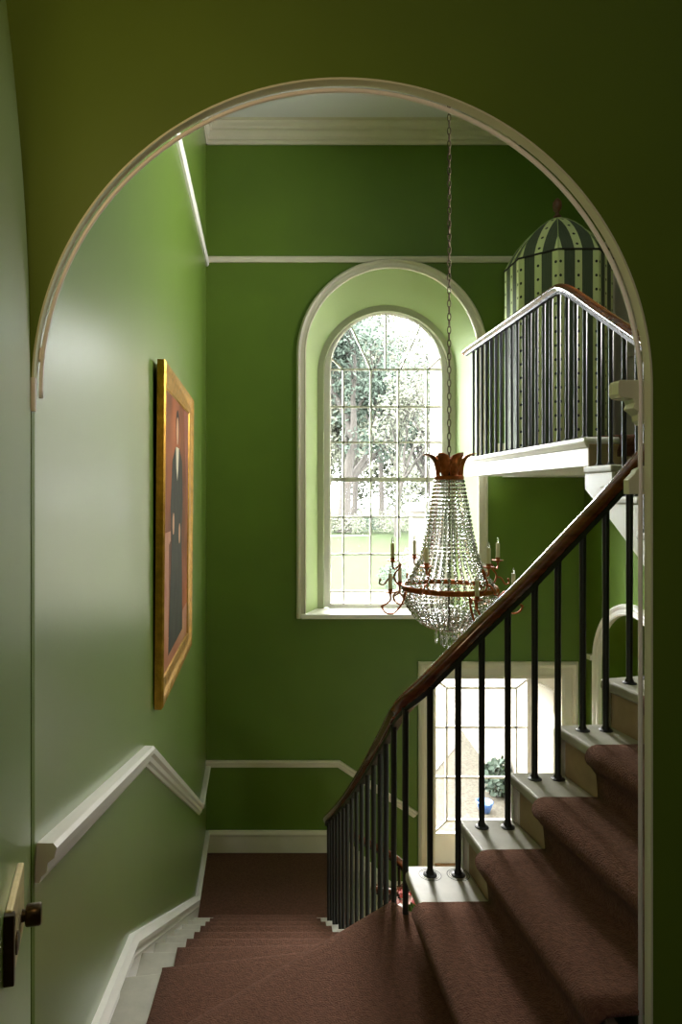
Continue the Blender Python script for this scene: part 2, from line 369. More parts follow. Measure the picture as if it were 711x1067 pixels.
# ------------------------------------------------------------------ staircase
ST = [(-3.376, (.56, 5.42), (XL, 5.42)), (-3.158, (.56, 5.03), (XL, 5.03)), (-2.94, (.56, 4.64), (XL, 4.64)), (-2.722, (.56, 4.25), (XL, 4.25)),
      (-2.504, (.56, 3.85), (XL, 3.85)), (-2.286, (.56, 3.46), (XL, 3.455)), (-2.068, (.56, 3.09), (XL, 3.055)), (-1.85, (.56, 2.77), (XL, 2.585)),
      (ZW, (.56, 2.70), (XL, 1.765)), (-1.45, (.585, 2.64), (.615, 1.56)), (-1.268, (.80, 2.64), (.865, 1.65)), (-1.085, (.995, 2.64), (1.09, YN)),
      (-.90, (1.178, 2.64), (1.29, YN)), (-.72, (1.36, 2.65), (1.52, YN)), (-.54, (1.60, 2.71), (1.85, YN)), (-.365, (1.81, 2.93), (2.6, YN)),
      (-.19, (1.93, 3.21), (XR, 2.6)), (-.012, (1.95, 3.50), (XR, 3.45)), (.164, (1.95, 3.77), (XR, 3.77)), (ZT, (1.95, 4.07), (XR, 4.07))]
stair = empty('staircase', (.5, 5.42, ZL), 'pale stone cantilevered staircase climbing round the stairwell under the brown carpet', 'staircase')
NOSE = .03
def xy(p): return Vector((p[0], p[1], 0))
N = len(ST)
prevz = ZL
for i in range(N-1):
    z, P, Q = ST[i]; z2, P2, Q2 = ST[i+1]
    P, Q, P2, Q2 = xy(P), xy(Q), xy(P2), xy(Q2)
    oP = (P-Q).normalized()*.028; oP2 = (P2-Q2).normalized()*.028
    fwd = ((P2+Q2)-(P+Q)).normalized()
    perp = Vector(((Q-P).y, -(Q-P).x, 0)).normalized()
    if perp.dot(fwd) < 0: perp = -perp
    a = P+oP-perp*NOSE; b = Q-perp*NOSE; c = Q2; d = P2+oP2
    if i == 8: pts = [a, b, xy((XL, YN)), xy((XL, 1.62)), c, d]
    elif i == 9: pts = [a, b, c, d]
    elif 9 < i < 15: pts = [a, P.lerp(Q, .94)-perp*NOSE, P2.lerp(Q2, .94), d]
    elif i == 15: pts = [a, b, xy((XR, YN)), c, d]
    else: pts = [a, b, c, d]
    mb = MB(); mb.prism([(p.x, p.y) for p in pts], lambda u, v, w: (u, v, w), z-.042, z)
    mb.build('tread', M_stone, stair, bevel=.012, bseg=3)
    mb = MB(); P_ = P.lerp(Q, .06) if i == 9 else P; q = [P_, Q, Q+perp*.02, P_+perp*.02]
    mb.hexa([(p.x, p.y, prevz-.005) for p in q], [(p.x, p.y, z-.04) for p in q]); mb.build('riser', M_riser if i > 8 else M_stone, stair)
    prevz = z
# last riser up to the landing
z, P, Q = ST[-1]
MB().box((P[0], P[1]-.016, prevz-.005), (XR, P[1]-.001, ZT-.041)).build('riser', M_riser, stair)
# soffit and inner string
rows = []
for i in range(N):
    z, P, Q = ST[i]; P, Q = xy(P), xy(Q)
    zz = z-.30
    if i < 8: continue
    if i == 8: rows.append([(P.x, P.y, zz), (Q.x, YN+.01, zz)])
    else: rows.append([(P.x, P.y, zz), (Q.x, Q.y, zz)])
MB().grid(rows).build('soffit', M_wall, stair, smooth=True, solid=.02)
mb = MB()
pz = ZL
for i in range(N-1):
    z, P, Q = ST[i]; z2, P2, Q2 = ST[i+1]
    lo0 = z-.31; lo1 = z2-.31
    if i < 8: lo0 = lo1 = ZH
    if i == 9: P = (.68, 2.64)
    mb.add([(P[0], P[1], lo0), (P2[0], P2[1], lo1), (P2[0], P2[1], z-.042), (P[0], P[1], z-.042)], [(0, 1, 2, 3)])
mb.build('string', M_white, stair, solid=.015)
# scroll brackets under the tread ends
bprof = [(0, 0), (.20, 0), (.20, -.018), (.185, -.022), (.18, -.045), (.165, -.05), (.165, -.062), (.15, -.066), (.145, -.08), (.125, -.085), (.10, -.075), (.085, -.085), (.07, -.11), (.045, -.14), (.02, -.15), (0, -.15)]
for i in range(10, N-1):
    z, P, Q = ST[i]; P2 = ST[i+1][1]
    p = Vector((P[0], P[1])); d = (Vector(P2)-p); L = d.length; d.normalize(); nr = Vector((-d.y, d.x))
    if nr.dot(xy(Q).to_2d()-p) > 0: nr = -nr
    mb = MB(); mb.prism(bprof, lambda u, v, w: (p.x+d.x*(u*1.0-.02)+nr.x*w, p.y+d.y*(u-.02)+nr.y*w, z-.042+v), 0, .02)
    mb.build('bracket', M_white, stair, bevel=.003)

for x in (.645, .752):
    MB().lathe([(.040, 0), (.040, .0008), (.0425, .0008), (.0425, 0)], c=(x, 2.60, -1.45), seg=32, cap=False).build('painted_ring', M_iron, stair)
    MB().lathe([(.033, 0), (.033, .0008), (.0342, .0008), (.0342, 0)], c=(x, 2.60, -1.45), seg=32, cap=False).build('painted_ring', M_iron, stair)
# lower landing, hall steps
lt = MB(); lt.box((XL, 5.42, ZL-.12), (.75, YF, ZL)); lt.build('floor_lower_landing', M_carpet, kind='structure')
hs = empty('hall_steps', (1.0, 6.3, ZH), 'three short stone steps falling from the dark landing to the hall by the far wall', 'steps')
for k, x in enumerate((.75, 1.02, 1.29)):
    z = ZL-.169*(k+1)
    if k < 2: MB().box((x-.001, 5.80, z-.04), (x+.30, YF-.025, z)).build('tread', M_stone, hs, bevel=.01)
    MB().box((x-.02, 5.80, z-.0), (x, YF-.025, z+.169-.04 if k else z+.168)).build('riser', M_stone, hs)
MB().box((.56, 5.42, ZH), (.74, 5.44, ZL-.12)).box((.73, 5.44, ZH), (.75, 5.79, ZL-.12)).build('wall_under_landing', M_wall, kind='structure')

# stair carpet
def carpet():
    ts0, ts1 = [], []
    cols_n = 9
    prof_rows = []
    def par(i):
        if i < 8: return .105, .845
        if i == 8: return .015, .90
        if i == 9: return .22, 1.0
        if i < 14: return .235, 1.0
        if i < 16: return .16, 1.0
        return .13, .97
    allp = []
    for i in range(N):
        z, P, Q = ST[i]; P, Q = xy(P), xy(Q); t0, t1 = par(i)
        if i < N-1: nz, P2, Q2 = ST[i+1]; P2, Q2 = xy(P2), xy(Q2); u0, u1 = par(i+1)
        zp = ST[i-1][0] if i else ZL
        perp = Vector(((Q-P).y, -(Q-P).x, 0)).normalized()
        nxt = (P2+Q2)/2 if i < N-1 else (P+Q)/2+Vector((0, 1, 0)); 
        if perp.dot(nxt-(P+Q)/2) < 0: perp = -perp
        sect = []   # (forward offset along perp, height)
        r = .042
        sect.append((-.012, zp+.014)); sect.append((-.016, zp+.06)); sect.append((-.02, z-.09))
        cx_, cz_ = -.018, z-.031
        for a in (-60, -35, -10, 15, 40, 65, 90):
            sect.append((cx_-r*1.05*cos(math.radians(a)), cz_+.004+r*sin(math.radians(a))))
        for fo, h in sect:
            allp.append([(P.lerp(Q, t0+(t1-t0)*k/cols_n)+perp*fo, h) for k in range(cols_n+1)])
        if i < N-1:
            if i == 8: u0 = .0
            for s in (.25, .5, .75):
                allp.append([((P.lerp(Q, t0+(t1-t0)*k/cols_n)).lerp(P2.lerp(Q2, u0+(u1-u0)*k/cols_n), s), z+.014) for k in range(cols_n+1)])
        else:
            allp.append([(P.lerp(Q, t0+(t1-t0)*k/cols_n)+perp*.35, z+.014) for k in range(cols_n+1)])
    rows = [[(p.x, p.y, h) for p, h in r] for r in allp]
    m = MB(); m.grid(rows)
    return m
mc = carpet()
o = mc.build('stair_carpet', M_carpet, smooth=True, solid=.012)
tag(o, 'brown wool carpet runner wrapped over the steps of the curving stairs', 'carpet')
# carpet filling the doorway winder
def flat_poly(name, pts, z0, z1, m, **k): return MB().prism(pts, lambda u, v, w: (u, v, w), z0, z1).build(name, m, **k)
o = flat_poly('doorway_carpet', [(-.40, 1.58), (.612, 1.58), (.586, 2.64), (.555, 2.655), (.2, 2.36), (-.40, 1.86)], ZW+.0135, ZW+.016, M_carpet)
tag(o, 'brown carpet on the wide corner step at the foot of the photograph', 'carpet')

# upper landing
land = empty('stair_landing', (2.4, 5.2, ZT), 'white edged upper landing jutting out beside the arched window under the striped cabinet', 'landing')
Lp = [(1.95, 4.07), (XR, 4.07), (XR, YF), (2.42, YF), (2.42, 6.45), (1.95, 6.45)]
MB().prism(Lp, lambda u, v, w: (u, v, w), ZT-.17, ZT-.035).build('slab', M_white, land)
Lq = [(1.915, 4.035), (XR, 4.035), (XR, YF), (2.39, YF), (2.39, 6.485), (1.915, 6.485)]
MB().prism(Lq, lambda u, v, w: (u, v, w), ZT-.04, ZT).build('edge_moulding', M_white, land, bevel=.016, bseg=3)
MB().sweep([(4.05, ZT-.052), (6.47, ZT-.052)], [(-.012, 0), (-.006, .016), (.012, .026), (.012, 0)], YZ(1.95, -1)).build('cove_moulding', M_white, land, auto=True)
o = MB().prism([(2.02, 4.10), (XR-.02, 4.10), (XR-.02, YF-.02), (2.48, YF-.02), (2.48, 6.4), (2.02, 6.4)], lambda u, v, w: (u, v, w), ZT, ZT+.012).build('landing_carpet', M_carpet, bevel=.003)
tag(o, 'dark brown carpet covering the upper landing around the striped cabinet', 'carpet')

# ------------------------------------------------------------------ balustrade
bal = empty('balustrade', (.53, 2.66, ZW), 'black iron stair balusters under a curving polished mahogany handrail', 'balustrade')
rail_pts = [(.88, 5.42, -3.12), (1.02, 5.37, -3.12), (1.15, 5.43, -3.12), (1.20, 5.58, -3.09), (1.11, 5.71, -3.03), (.9, 5.75, -2.93), (.72, 5.73, -2.83), (.58, 5.66, -2.72), (.53, 5.50, -2.62),
            (.53, 5.0, -2.33), (.53, 4.5, -2.04), (.53, 4.0, -1.74), (.53, 3.5, -1.42), (.53, 3.1, -1.155), (.532, 2.85, -.98), (.552, 2.66, -.815), (.64, 2.605, -.70), (.84, 2.60, -.495), (.99, 2.60, -.35),
            (1.19, 2.60, -.14), (1.327, 2.60, .005), (1.46, 2.615, .145), (1.64, 2.70, .31), (1.82, 2.92, .48), (1.915, 3.2, .64), (1.93, 3.53, .83), (1.93, 3.95, 1.085), (1.93, 4.2, 1.24), (1.93, 4.36, 1.32),
            (1.93, 4.5, 1.345), (1.93, 5.0, 1.345), (1.93, 5.8, 1.345), (1.93, 6.35, 1.345), (1.93, 6.45, 1.335)]
curve = catmull(rail_pts, 8)
def sweep3d(pts, sec):
    rows = []; n = len(pts)
    for i, p in enumerate(pts):
        t = (pts[min(i+1, n-1)]-pts[max(i-1, 0)]).normalized()
        side = t.cross(Vector((0, 0, 1))).normalized(); up = side.cross(t)
        rows.append([tuple(p+side*a+up*b) for a, b in sec])
    m = MB(); m.grid(rows, closed=True); k = len(sec)
    m.f += [tuple(range(k)), tuple((n-1)*k+j for j in range(k))]
    return m
sec = []
for k in range(20):
    a = 2*PI*k/20; w = .033; h = .024 if sin(a) > 0 else .030
    ww = w*(1 if sin(a) > -.3 else .8)
    sec.append((ww*cos(a), h*sin(a)))
sweep3d(curve, sec).build('handrail', M_rail, bal, smooth=True)
sweep3d(curve[:-2], [(-.014, -.042), (.014, -.042), (.014, -.024), (-.014, -.024)]).build('core_rail', M_iron, bal)
def railz(x, y):
    best = None
    for i in range(len(curve)-1):
        a, b = curve[i], curve[i+1]; d = b-a; L = d.x*d.x+d.y*d.y
        t = max(0, min(1, ((x-a.x)*d.x+(y-a.y)*d.y)/L)) if L > 0 else 0
        q = a+d*t; e = (q.x-x)**2+(q.y-y)**2
        if best is None or e < best[0]: best = (e, q.z)
    return best[1]
def baluster(x, y, zb, first=[None]):
    zt = railz(x, y)-.036; h = zt-zb
    key = round(h, 3)
    m = MB()
    s = .0125
    m.lathe([(s*1.25, 0), (s*1.25, .01), (s*.9, .02), (s*.95, h*.5), (s, h-.10), (s*1.05, h-.02), (s*1.25, h)], c=(0, 0, 0), seg=10)
    m.lathe([(.026, 0), (.026, .003), (.018, .007), (.012, .008)], seg=14)
    o = m.build('baluster', M_iron, None, smooth=False, auto=True)
    o.location = (x, y, zb); o.parent = bal; o.matrix_parent_inverse = bal.matrix_basis.inverted()
bal.location = (.53, 2.66, ZW); bpy.context.view_layer.update()
ends = [s[1][1] for s in ST[:9]]
for i in range(8):                                     # lower flight, two to a tread
    y = ends[i]; nx = ends[i+1]; z = ST[i][0]
    if i < 6: baluster(.53, y-.07, z); baluster(.53, y-.07-(y-nx)/2, z)
    elif i == 6: baluster(.53, y-.06, z); baluster(.53, y-.2, z)
    else: baluster(.532, 2.80-.07, z)
baluster(.558, 2.632, ZW)
for x, z in ((.645, -1.45), (.752, -1.45), (.842, -1.268), (.941, -1.268), (1.044, -1.085), (1.132, -1.085), (1.227, -.90), (1.315, -.90), (1.405, -.72)):
    baluster(x, 2.60, z)
for x, y, z in ((1.51, 2.66, -.72), (1.65, 2.73, -.54), (1.75, 2.84, -.54), (1.83, 2.97, -.365), (1.885, 3.12, -.365), (1.92, 3.27, -.19), (1.93, 3.42, -.19), (1.97, 3.54, -.012), (1.97, 3.67, -.012), (1.97, 3.81, .164), (1.97, 3.94, .164)):
    baluster(x if x < 1.95 else 1.955, y, z)
for k in range(19): baluster(1.952, 4.11+k*.1195, ZT)
for x, y in ((.62, 5.69), (.76, 5.735)): baluster(x, y, ZL if x < .7 else ZH) if x < .7 else baluster(x, y, ZH)
for x, y in ((.9, 5.75), (1.03, 5.735), (1.15, 5.67), (1.20, 5.56), (1.15, 5.43), (1.02, 5.37), (.89, 5.41)): baluster(x, y, ZH)

# ------------------------------------------------------------------ striped tented cabinet on the landing
def stripe_mat():
    m = bpy.data.materials.new('striped green fabric'); m.use_nodes = True; nt = m.node_tree; b = nt.nodes['Principled BSDF']; b.inputs['Roughness'].default_value = .8
    uv = nt.nodes.new('ShaderNodeUVMap'); uv.uv_map = 'UVMap'; sp = nt.nodes.new('ShaderNodeSeparateXYZ'); nt.links.new(uv.outputs[0], sp.inputs[0])
    def M(op, a, b_=None, c=None):
        n = nt.nodes.new('ShaderNodeMath'); n.operation = op
        for i, v in enumerate((a, b_, c)):
            if v is None: continue
            if isinstance(v, (int, float)): n.inputs[i].default_value = v
            else: nt.links.new(v, n.inputs[i])
        return n.outputs[0]
    u, v = sp.outputs[0], sp.outputs[1]       # u: stripe units (1 = one pale + one dark), v: metres
    fu = M('FRACT', M('ADD', u, .5)); du = M('ABSOLUTE', M('SUBTRACT', fu, .5))
    pale = M('LESS_THAN', du, .2)
    fv = M('FRACT', M('DIVIDE', v, .118)); dv = M('MULTIPLY', M('SUBTRACT', fv, .5), .118)
    dx = M('MULTIPLY', du, .17)
    dist = M('SQRT', M('ADD', M('MULTIPLY', dx, dx), M('MULTIPLY', dv, dv)))
    dot = M('LESS_THAN', dist, .0125)
    wv = nt.nodes.new('ShaderNodeTexNoise'); wv.inputs['Scale'].default_value = 6; wv.inputs['Detail'].default_value = 6
    mp = nt.nodes.new('ShaderNodeMapping'); mp.inputs['Scale'].default_value = (9, 1.2, 1); nt.links.new(uv.outputs[0], mp.inputs[0]); nt.links.new(mp.outputs[0], wv.inputs['Vector'])
    def mix(f, a, b_):
        n = nt.nodes.new('ShaderNodeMix'); n.data_type = 'RGBA'
        nt.links.new(f, n.inputs[0])
        for i, v_ in ((6, a), (7, b_)):
            if isinstance(v_, tuple): n.inputs[i].default_value = v_
            else: nt.links.new(v_, n.inputs[i])
        return n.outputs[2]
    dark = mix(wv.outputs['Fac'], srgb(36, 46, 32), srgb(88, 100, 76))
    c = mix(pale, dark, srgb(196, 206, 150)); c = mix(dot, c, srgb(26, 34, 24))
    nt.links.new(c, b.inputs['Base Color'])
    return m
M_stripe = stripe_mat()
cab = empty('striped_cabinet', (2.655, 6.11, ZT+.012), 'octagonal cabinet covered in green striped fabric with a domed top on the upper landing', 'cabinet')
e = .34; R8 = e/(2*sin(PI/8)); cx8, cy8 = 2.655, 6.11; zE = 2.05
def corner(k, r=1): a = -PI/2-PI/8+k*PI/4; return (cx8+R8*r*cos(a), cy8+R8*r*sin(a))
m = MB()
for k in range(8):
    a = corner(k); b = corner(k+1)
    m.add([(a[0], a[1], ZT+.012), (b[0], b[1], ZT+.012), (b[0], b[1], zE), (a[0], a[1], zE)], [(0, 1, 2, 3)])
    m.uv += [(-.137, ZT), (2.137, ZT), (2.137, zE), (-.137, zE)]
# keep loop order: skip normal recalculation problems by building without flips
o = m.build('body', M_stripe, cab)
m = MB()
prof = [(1.0, 0), (.9, .085), (.77, .17), (.61, .25), (.43, .32), (.25, .375), (.1, .41), (.02, .425)]
for k in range(8):
    for j in range(len(prof)-1):
        r0, h0 = prof[j]; r1, h1 = prof[j+1]
        a, b, c, d = corner(k, r0), corner(k+1, r0), corner(k+1, r1), corner(k, r1)
        m.add([(a[0], a[1], zE+h0), (b[0], b[1], zE+h0), (c[0], c[1], zE+h1), (d[0], d[1], zE+h1)], [(0, 1, 2, 3)])
        w0, w1 = max(r0, .25), max(r1, .25)
        m.uv += [(1-w0, h0*1.1), (1+w0, h0*1.1), (1+w1, h1*1.1), (1-w1, h1*1.1)]
m.build('dome', M_stripe, cab)
MB().tube([(*corner(k), zE) for k in range(9)], .009, 8).build('piping', M_dark, cab)
m = MB()
for k in range(8):
    m.tube([(*corner(k, r), zE+h+.002) for r, h in prof], .004, 6)
m.build('seam_cord', mat('pale green cord', srgb(150, 165, 110), rough=.8), cab)
MB().lathe([(.03, 0), (.035, .012), (.018, .03), (.016, .05), (.034, .07), (.04, .10), (.036, .14), (.02, .165), (.008, .175)], c=(cx8, cy8, zE+.425), seg=16).build('finial', M_wood, cab, smooth=True)

# ------------------------------------------------------------------ chandelier
CX, CY = 1.22, 4.42
ch = empty('chandelier', (CX, CY, ZC), 'empire style crystal chandelier with gilt leaf crown and candle arms hanging in the stairwell', 'chandelier')
m = MB(); zc = .22; k = 0
while zc < ZC-.05:
    pts = []
    for j in range(13):
        a = 2*PI*j/12; px = .0105*cos(a); pz = .026*sin(a)
        pts.append((CX+(px if k % 2 else 0), CY+(0 if k % 2 else px), zc+.026+pz))
    m.tube(pts, .0034, 5, cap=False); zc += .043; k += 1
m.build('chain', M_chain, ch, smooth=True)
MB().lathe([(.07, 0), (.068, -.012), (.045, -.03), (.015, -.042), (.01, -.055), (.002, -.056)], c=(CX, CY, ZC), seg=20).build('ceiling_rose', M_chain, ch, smooth=True)
MB().lathe([(.088, -.012), (.093, -.008), (.093, .010), (.088, .014), (.080, .014), (.080, -.012)], c=(CX, CY, .105), seg=40).build('crown_ring', M_gilt, ch, smooth=False)
MB().tube([(CX, CY, .24), (CX, CY, .1), (CX, CY, -.87)], .006, 8).build('stem', M_chain, ch)
# crown leaves
for k in range(8):
    a = 2*PI*k/8+.2; m = MB(); rows = []
    for i in range(11):
        t = i/10; r = .084+.005*t+.085*t**3; z = .115+.175*t-.03*t**5
        w = .038*math.sin(PI*(.10+.80*t**1.25))**.9*(1+.12*cos(i*PI))+.003
        c = V(CX+r*cos(a), CY+r*sin(a), z); tg = V(-sin(a), cos(a), 0); nr = V(cos(a), sin(a), 0)
        rows.append([tuple(c+tg*(w*s)+nr*(-.012*abs(s)+.004*(1 if abs(s) < .1 else 0))) for s in (-1, -.6, -.3, 0, .3, .6, 1)])
    m.grid(rows); m.build('leaf', M_gilt, ch, smooth=True, solid=.003)
RR, ZR = .295, -.605
MB().lathe([(RR-.006, -.014), (RR+.004, -.016), (RR+.009, -.008), (RR+.004, 0), (RR+.009, .010), (RR+.004, .018), (RR-.006, .016), (RR-.006, -.014)], c=(CX, CY, ZR), seg=64, cap=False).build('main_ring', M_gilt, ch, smooth=True)
MB().lathe([(.095, -.008), (.103, -.006), (.103, .006), (.095, .008), (.095, -.008)], c=(CX, CY, -.865), seg=32, cap=False).build('lower_ring', M_gilt, ch)
for k in range(4):
    pass
def bead(m, c, ax, L, r):
    c = Vector(c); ax = Vector(ax).normalized(); s = ax.orthogonal().normalized(); b = ax.cross(s); vs = [c-ax*L*.5]
    for h, rr in ((-.22, 1), (.22, 1)):
        vs += [c+ax*L*h+(s*cos(2*PI*j/6)+b*sin(2*PI*j/6))*r*rr for j in range(6)]
    vs.append(c+ax*L*.5)
    fs = [(0, 1+(j+1) % 6, 1+j) for j in range(6)]+[(1+j, 1+(j+1) % 6, 7+(j+1) % 6, 7+j) for j in range(6)]+[(7+j, 7+(j+1) % 6, 13) for j in range(6)]
    m.add(vs, fs)
def strand(prof, L, r):
    P = catmull([V(a, 0, b) for a, b in prof], 12)
    m = MB(); d = 0; nxt = L*.5; rr0 = prof[0][0]
    for i in range(len(P)-1):
        seg = (P[i+1]-P[i]).length
        while d+seg >= nxt:
            q = P[i].lerp(P[i+1], (nxt-d)/seg); rr = r*min(1.0, .55+.5*abs(q.x)/.2)
            bead(m, q, P[i+1]-P[i], L*.92, rr); nxt += L
        d += seg
    return m
def ring_of(mb, n, name, z0):
    first = mb.build(name, M_crystal, None); first.parent = ch; first.matrix_parent_inverse = Matrix()
    for k in range(n):
        o = first if k == 0 else first.copy()
        if k: col.objects.link(o); o.parent = ch
        o.location = (0, 0, -ZC); o.rotation_euler = (0, 0, 2*PI*(k+.5)/n)
tent = [(.088, .095), (.104, .0), (.122, -.10), (.147, -.26), (.19, -.43), (.245, -.535), (.287, -.595)]
bag = [(.289, -.622), (.282, -.68), (.25, -.75), (.195, -.815), (.14, -.85), (.10, -.862)]
ring_of(strand(tent, .0255, .0120), 36, 'tent_strand', 0)
ring_of(strand(bag, .0255, .0135), 44, 'bag_strand', 0)
m = MB(); bead(m, (.085, 0, -.925), (0, 0, 1), .085, .008); bead(m, (.085, 0, -.872), (0, 0, 1), .02, .007)
ring_of(m, 14, 'drop', 0)
m = MB(); bead(m, (.04, 0, -.95), (0, 0, 1), .085, .008); bead(m, (.04, 0, -.895), (0, 0, 1), .02, .007); bead(m, (.04, 0, -.872), (0, 0, 1), .02, .007)
ring_of(m, 8, 'drop', 0)
# arms with candles
def arm(az, R, zcup, low):
    c, s = cos(az), sin(az)
    P = lambda r, z: (CX+c*r, CY+s*r, z)
    m = MB()
    if low:
        pts = [P(RR, ZR-.005), P(RR+.02, ZR-.08), P(R-.03, ZR-.15), P(R+.03, ZR-.15), P(R+.055, ZR-.11), P(R+.03, zcup-.075), P(R, zcup-.05), P(R, zcup-.012)]
        sc = [P(RR+.015, ZR-.06), P(RR+.05, ZR-.02), P(RR+.085, ZR-.04), P(RR+.08, ZR-.075)]
    else:
        pts = [P(RR, ZR), P(RR+.035, ZR+.02), P(RR+.055, ZR+.07), P(RR+.02, ZR+.12), P(R-.05, zcup-.02), P(R-.02, zcup-.05), P(R, zcup-.04), P(R, zcup-.012)]
        sc = [P(RR+.05, ZR+.06), P(RR+.09, ZR+.05), P(RR+.12, ZR+.01), P(RR+.15, ZR+.015), P(RR+.145, ZR+.04)]
    m.tube(catmull(pts, 7), .0062, 7); m.tube(catmull(sc, 6), [.0055]*((len(sc)-1)*6+1), 6)
    q = P(R+.055, ZR-.11) if low else P(RR+.145, ZR+.04)
    m.lathe([(.002, -.01), (.011, 0), (.002, .01)], c=q, seg=8)
    a = m.build('arm', M_gilt, ch, smooth=True)
    cup = P(R, zcup)
    MB().lathe([(.006, -.014), (.012, -.006), (.034, .0), (.037, .006), (.02, .004), (.014, .006), (.014, .022), (.017, .024)], c=cup, seg=16).build('drip_pan', M_gilt, a, smooth=True).matrix_parent_inverse = Matrix()
    MB().lathe([(.0125, .02), (.0125, .115), (.009, .119)], c=cup, seg=12).build('candle', M_candle, a, smooth=False).matrix_parent_inverse = Matrix()
    MB().lathe([(.006, .118), (.0085, .128), (.007, .142), (.002, .155)], c=cup, seg=10).build('bulb', M_crystal, a, smooth=True).matrix_parent_inverse = Matrix()
    # parts were written in world coordinates under a chandelier-offset arm
    for x in a.children: x.matrix_parent_inverse = Matrix()
for az in (-82, -8, 40, 130, 190): arm(math.radians(az), .40, -.625, True)
for az in (-127, -66, 15, 115, 168): arm(math.radians(az), .36, -.44, False)

# ------------------------------------------------------------------ painting on the left wall
pic = bpy.data.objects.new('framed_painting', None); col.objects.link(pic); pic['_local'] = 1
tag(pic, 'large gilt framed portrait of a standing figure in dark robes hanging on the left wall', 'painting')
pw, ph = 1.47, 1.79
pic.location = (XL+.006, 4.215, -1.10); pic.rotation_euler = (0, math.radians(.5), 0)
LM = lambda u, v, w: (w, u, v)
def loc(mb, name, mt, parent=None, **k):
    o = mb.build(name, mt, None, **k); o.parent = parent or pic; return o
hw = pw/2
rect = [(-hw, 0), (-hw, ph), (hw, ph), (hw, 0)]
fp = [(0, .0), (0, .036), (-.012, .045), (-.03, .043), (-.045, .032), (-.09, .028), (-.105, .022), (-.115, .024), (-.125, .014), (-.125, 0)]
loc(MB().sweep(rect, fp, LM, closed=True), 'frame', M_gold, auto=True)
loc(MB().box((-.005, -hw+.02, .02), (.0, hw-.02, ph-.02)), 'backing_board', M_dark)
M_canvas = mat('brown painted ground', srgb(84, 44, 20), rough=.6, color2=srgb(176, 98, 50), nscale=1.6, spec=.25)
cv = loc(MB().box((.012, -hw+.11, .11), (.016, hw-.11, ph-.11)), 'canvas', M_canvas)
def blob(name, pts, m, w): 
    o = MB().prism([(u*.84, v*.925+.0) for u, v in pts] if 'floor' not in name and 'curtain' not in name else pts, LM, .0161, .0161+w).build(name, m, None); o.parent = cv; return o
M_robe = mat('dark green painted robe', srgb(24, 28, 22), rough=.6, color2=srgb(50, 56, 46), spec=.25, nscale=5, stretch=(1, 4, 1))
M_face = mat('painted skin', srgb(190, 140, 104), rough=.5, noise=.1, nscale=20)
M_linen = mat('painted linen', srgb(206, 196, 170), rough=.5)
M_flr = mat('painted russet floor', srgb(150, 74, 40), rough=.5, color2=srgb(176, 120, 84), nscale=4)
blob('painted_floor', [(-hw+.11, .11), (hw-.11, .11), (hw-.11, .34), (-hw+.11, .27)], M_flr, .0004)
blob('painted_table', [(-.70, .3), (-.42, .3), (-.42, .88), (-.34, .90), (-.34, .96), (-.72, .96)], M_flr, .0006)
blob('painted_robe', [(-.42, .20), (.40, .22), (.36, .6), (.30, .95), (.36, 1.15), (.30, 1.42), (.12, 1.50), (-.10, 1.50), (-.28, 1.40), (-.36, 1.1), (-.28, .9), (-.34, .6)], M_robe, .0008)
def ell(cx, cz, a, b, n=20): return [(cx+a*cos(2*PI*k/n), cz+b*sin(2*PI*k/n)) for k in range(n)]
blob('painted_hair', ell(0, 1.635, .095, .115), M_dark, .0010)
blob('painted_face', ell(-.01, 1.61, .068, .092), M_face, .0012)
blob('painted_collar', [(-.09, 1.50), (.08, 1.50), (.05, 1.36), (0, 1.28), (-.06, 1.36)], M_linen, .0012)
blob('painted_hand', ell(-.20, 1.0, .05, .07), M_face, .0012)
blob('painted_hand', ell(.16, .92, .05, .07), M_face, .0012)
blob('painted_curtain', [(hw-.11, .9), (hw-.11, ph-.11), (.34, ph-.11), (.42, 1.4), (.56, 1.0)], mat('painted red curtain', srgb(120, 44, 22), rough=.5, noise=.2, nscale=8), .0006)

# ------------------------------------------------------------------ open door leaf with brass rim lock
leaf = bpy.data.objects.new('door_leaf', None); col.objects.link(leaf); leaf['_local'] = 1
tag(leaf, 'green painted arched door leaf standing open at the left edge with a brass rim lock', 'door')
leaf.location = (-.5495, 1.6285, ZW+.02); th = math.atan2(.218, 1); leaf.rotation_euler = (0, 0, -(PI/2)+th)
# local x = along the leaf (towards the camera), y = thickness
LW = .56
pts = [(0, 0), (LW, 0)]
for i in range(17):
    x = LW-LW*i/16; a = math.sqrt(max(0, RA**2-(RA-x)**2)); pts.append((x, ZS-ZW-.02+a))
LX = lambda u, v, w: (u, w, v)
def lk(mb, name, mt, parent=None, **k):
    o = mb.build(name, mt, None, **k); o.parent = parent or leaf; return o
lk(MB().prism(pts, LX, -.036, .0), 'panel', M_wall, bevel=.003)
for z in (.3, 1.85):
    lk(MB().lathe([(.007, -.04), (.007, .04)], c=(.0, .006, z), seg=10), 'hinge', M_white)
LKx0 = .237; zl = -.753-ZW-.02
lock = lk(MB().box((LKx0, .0, zl-.132), (LKx0+.17, .014, zl)), 'rim_lock', M_brass, bevel=.004)
lk(MB().box((LKx0+.165, -.002, zl-.130), (LKx0+.182, .018, zl-.003)), 'lock_edge', M_bronze, lock, bevel=.002)
lk(MB().lathe([(.012, 0), (.011, .006), (.019, .008), (.021, .011), (.021, .034), (.019, .037), (.004, .038)], seg=20), 'door_knob', M_bronze, lock, smooth=False, auto=True).matrix_basis = Matrix.Translation((LKx0+.04, .014, zl-.088)) @ Matrix.Rotation(-PI/2, 4, 'X')
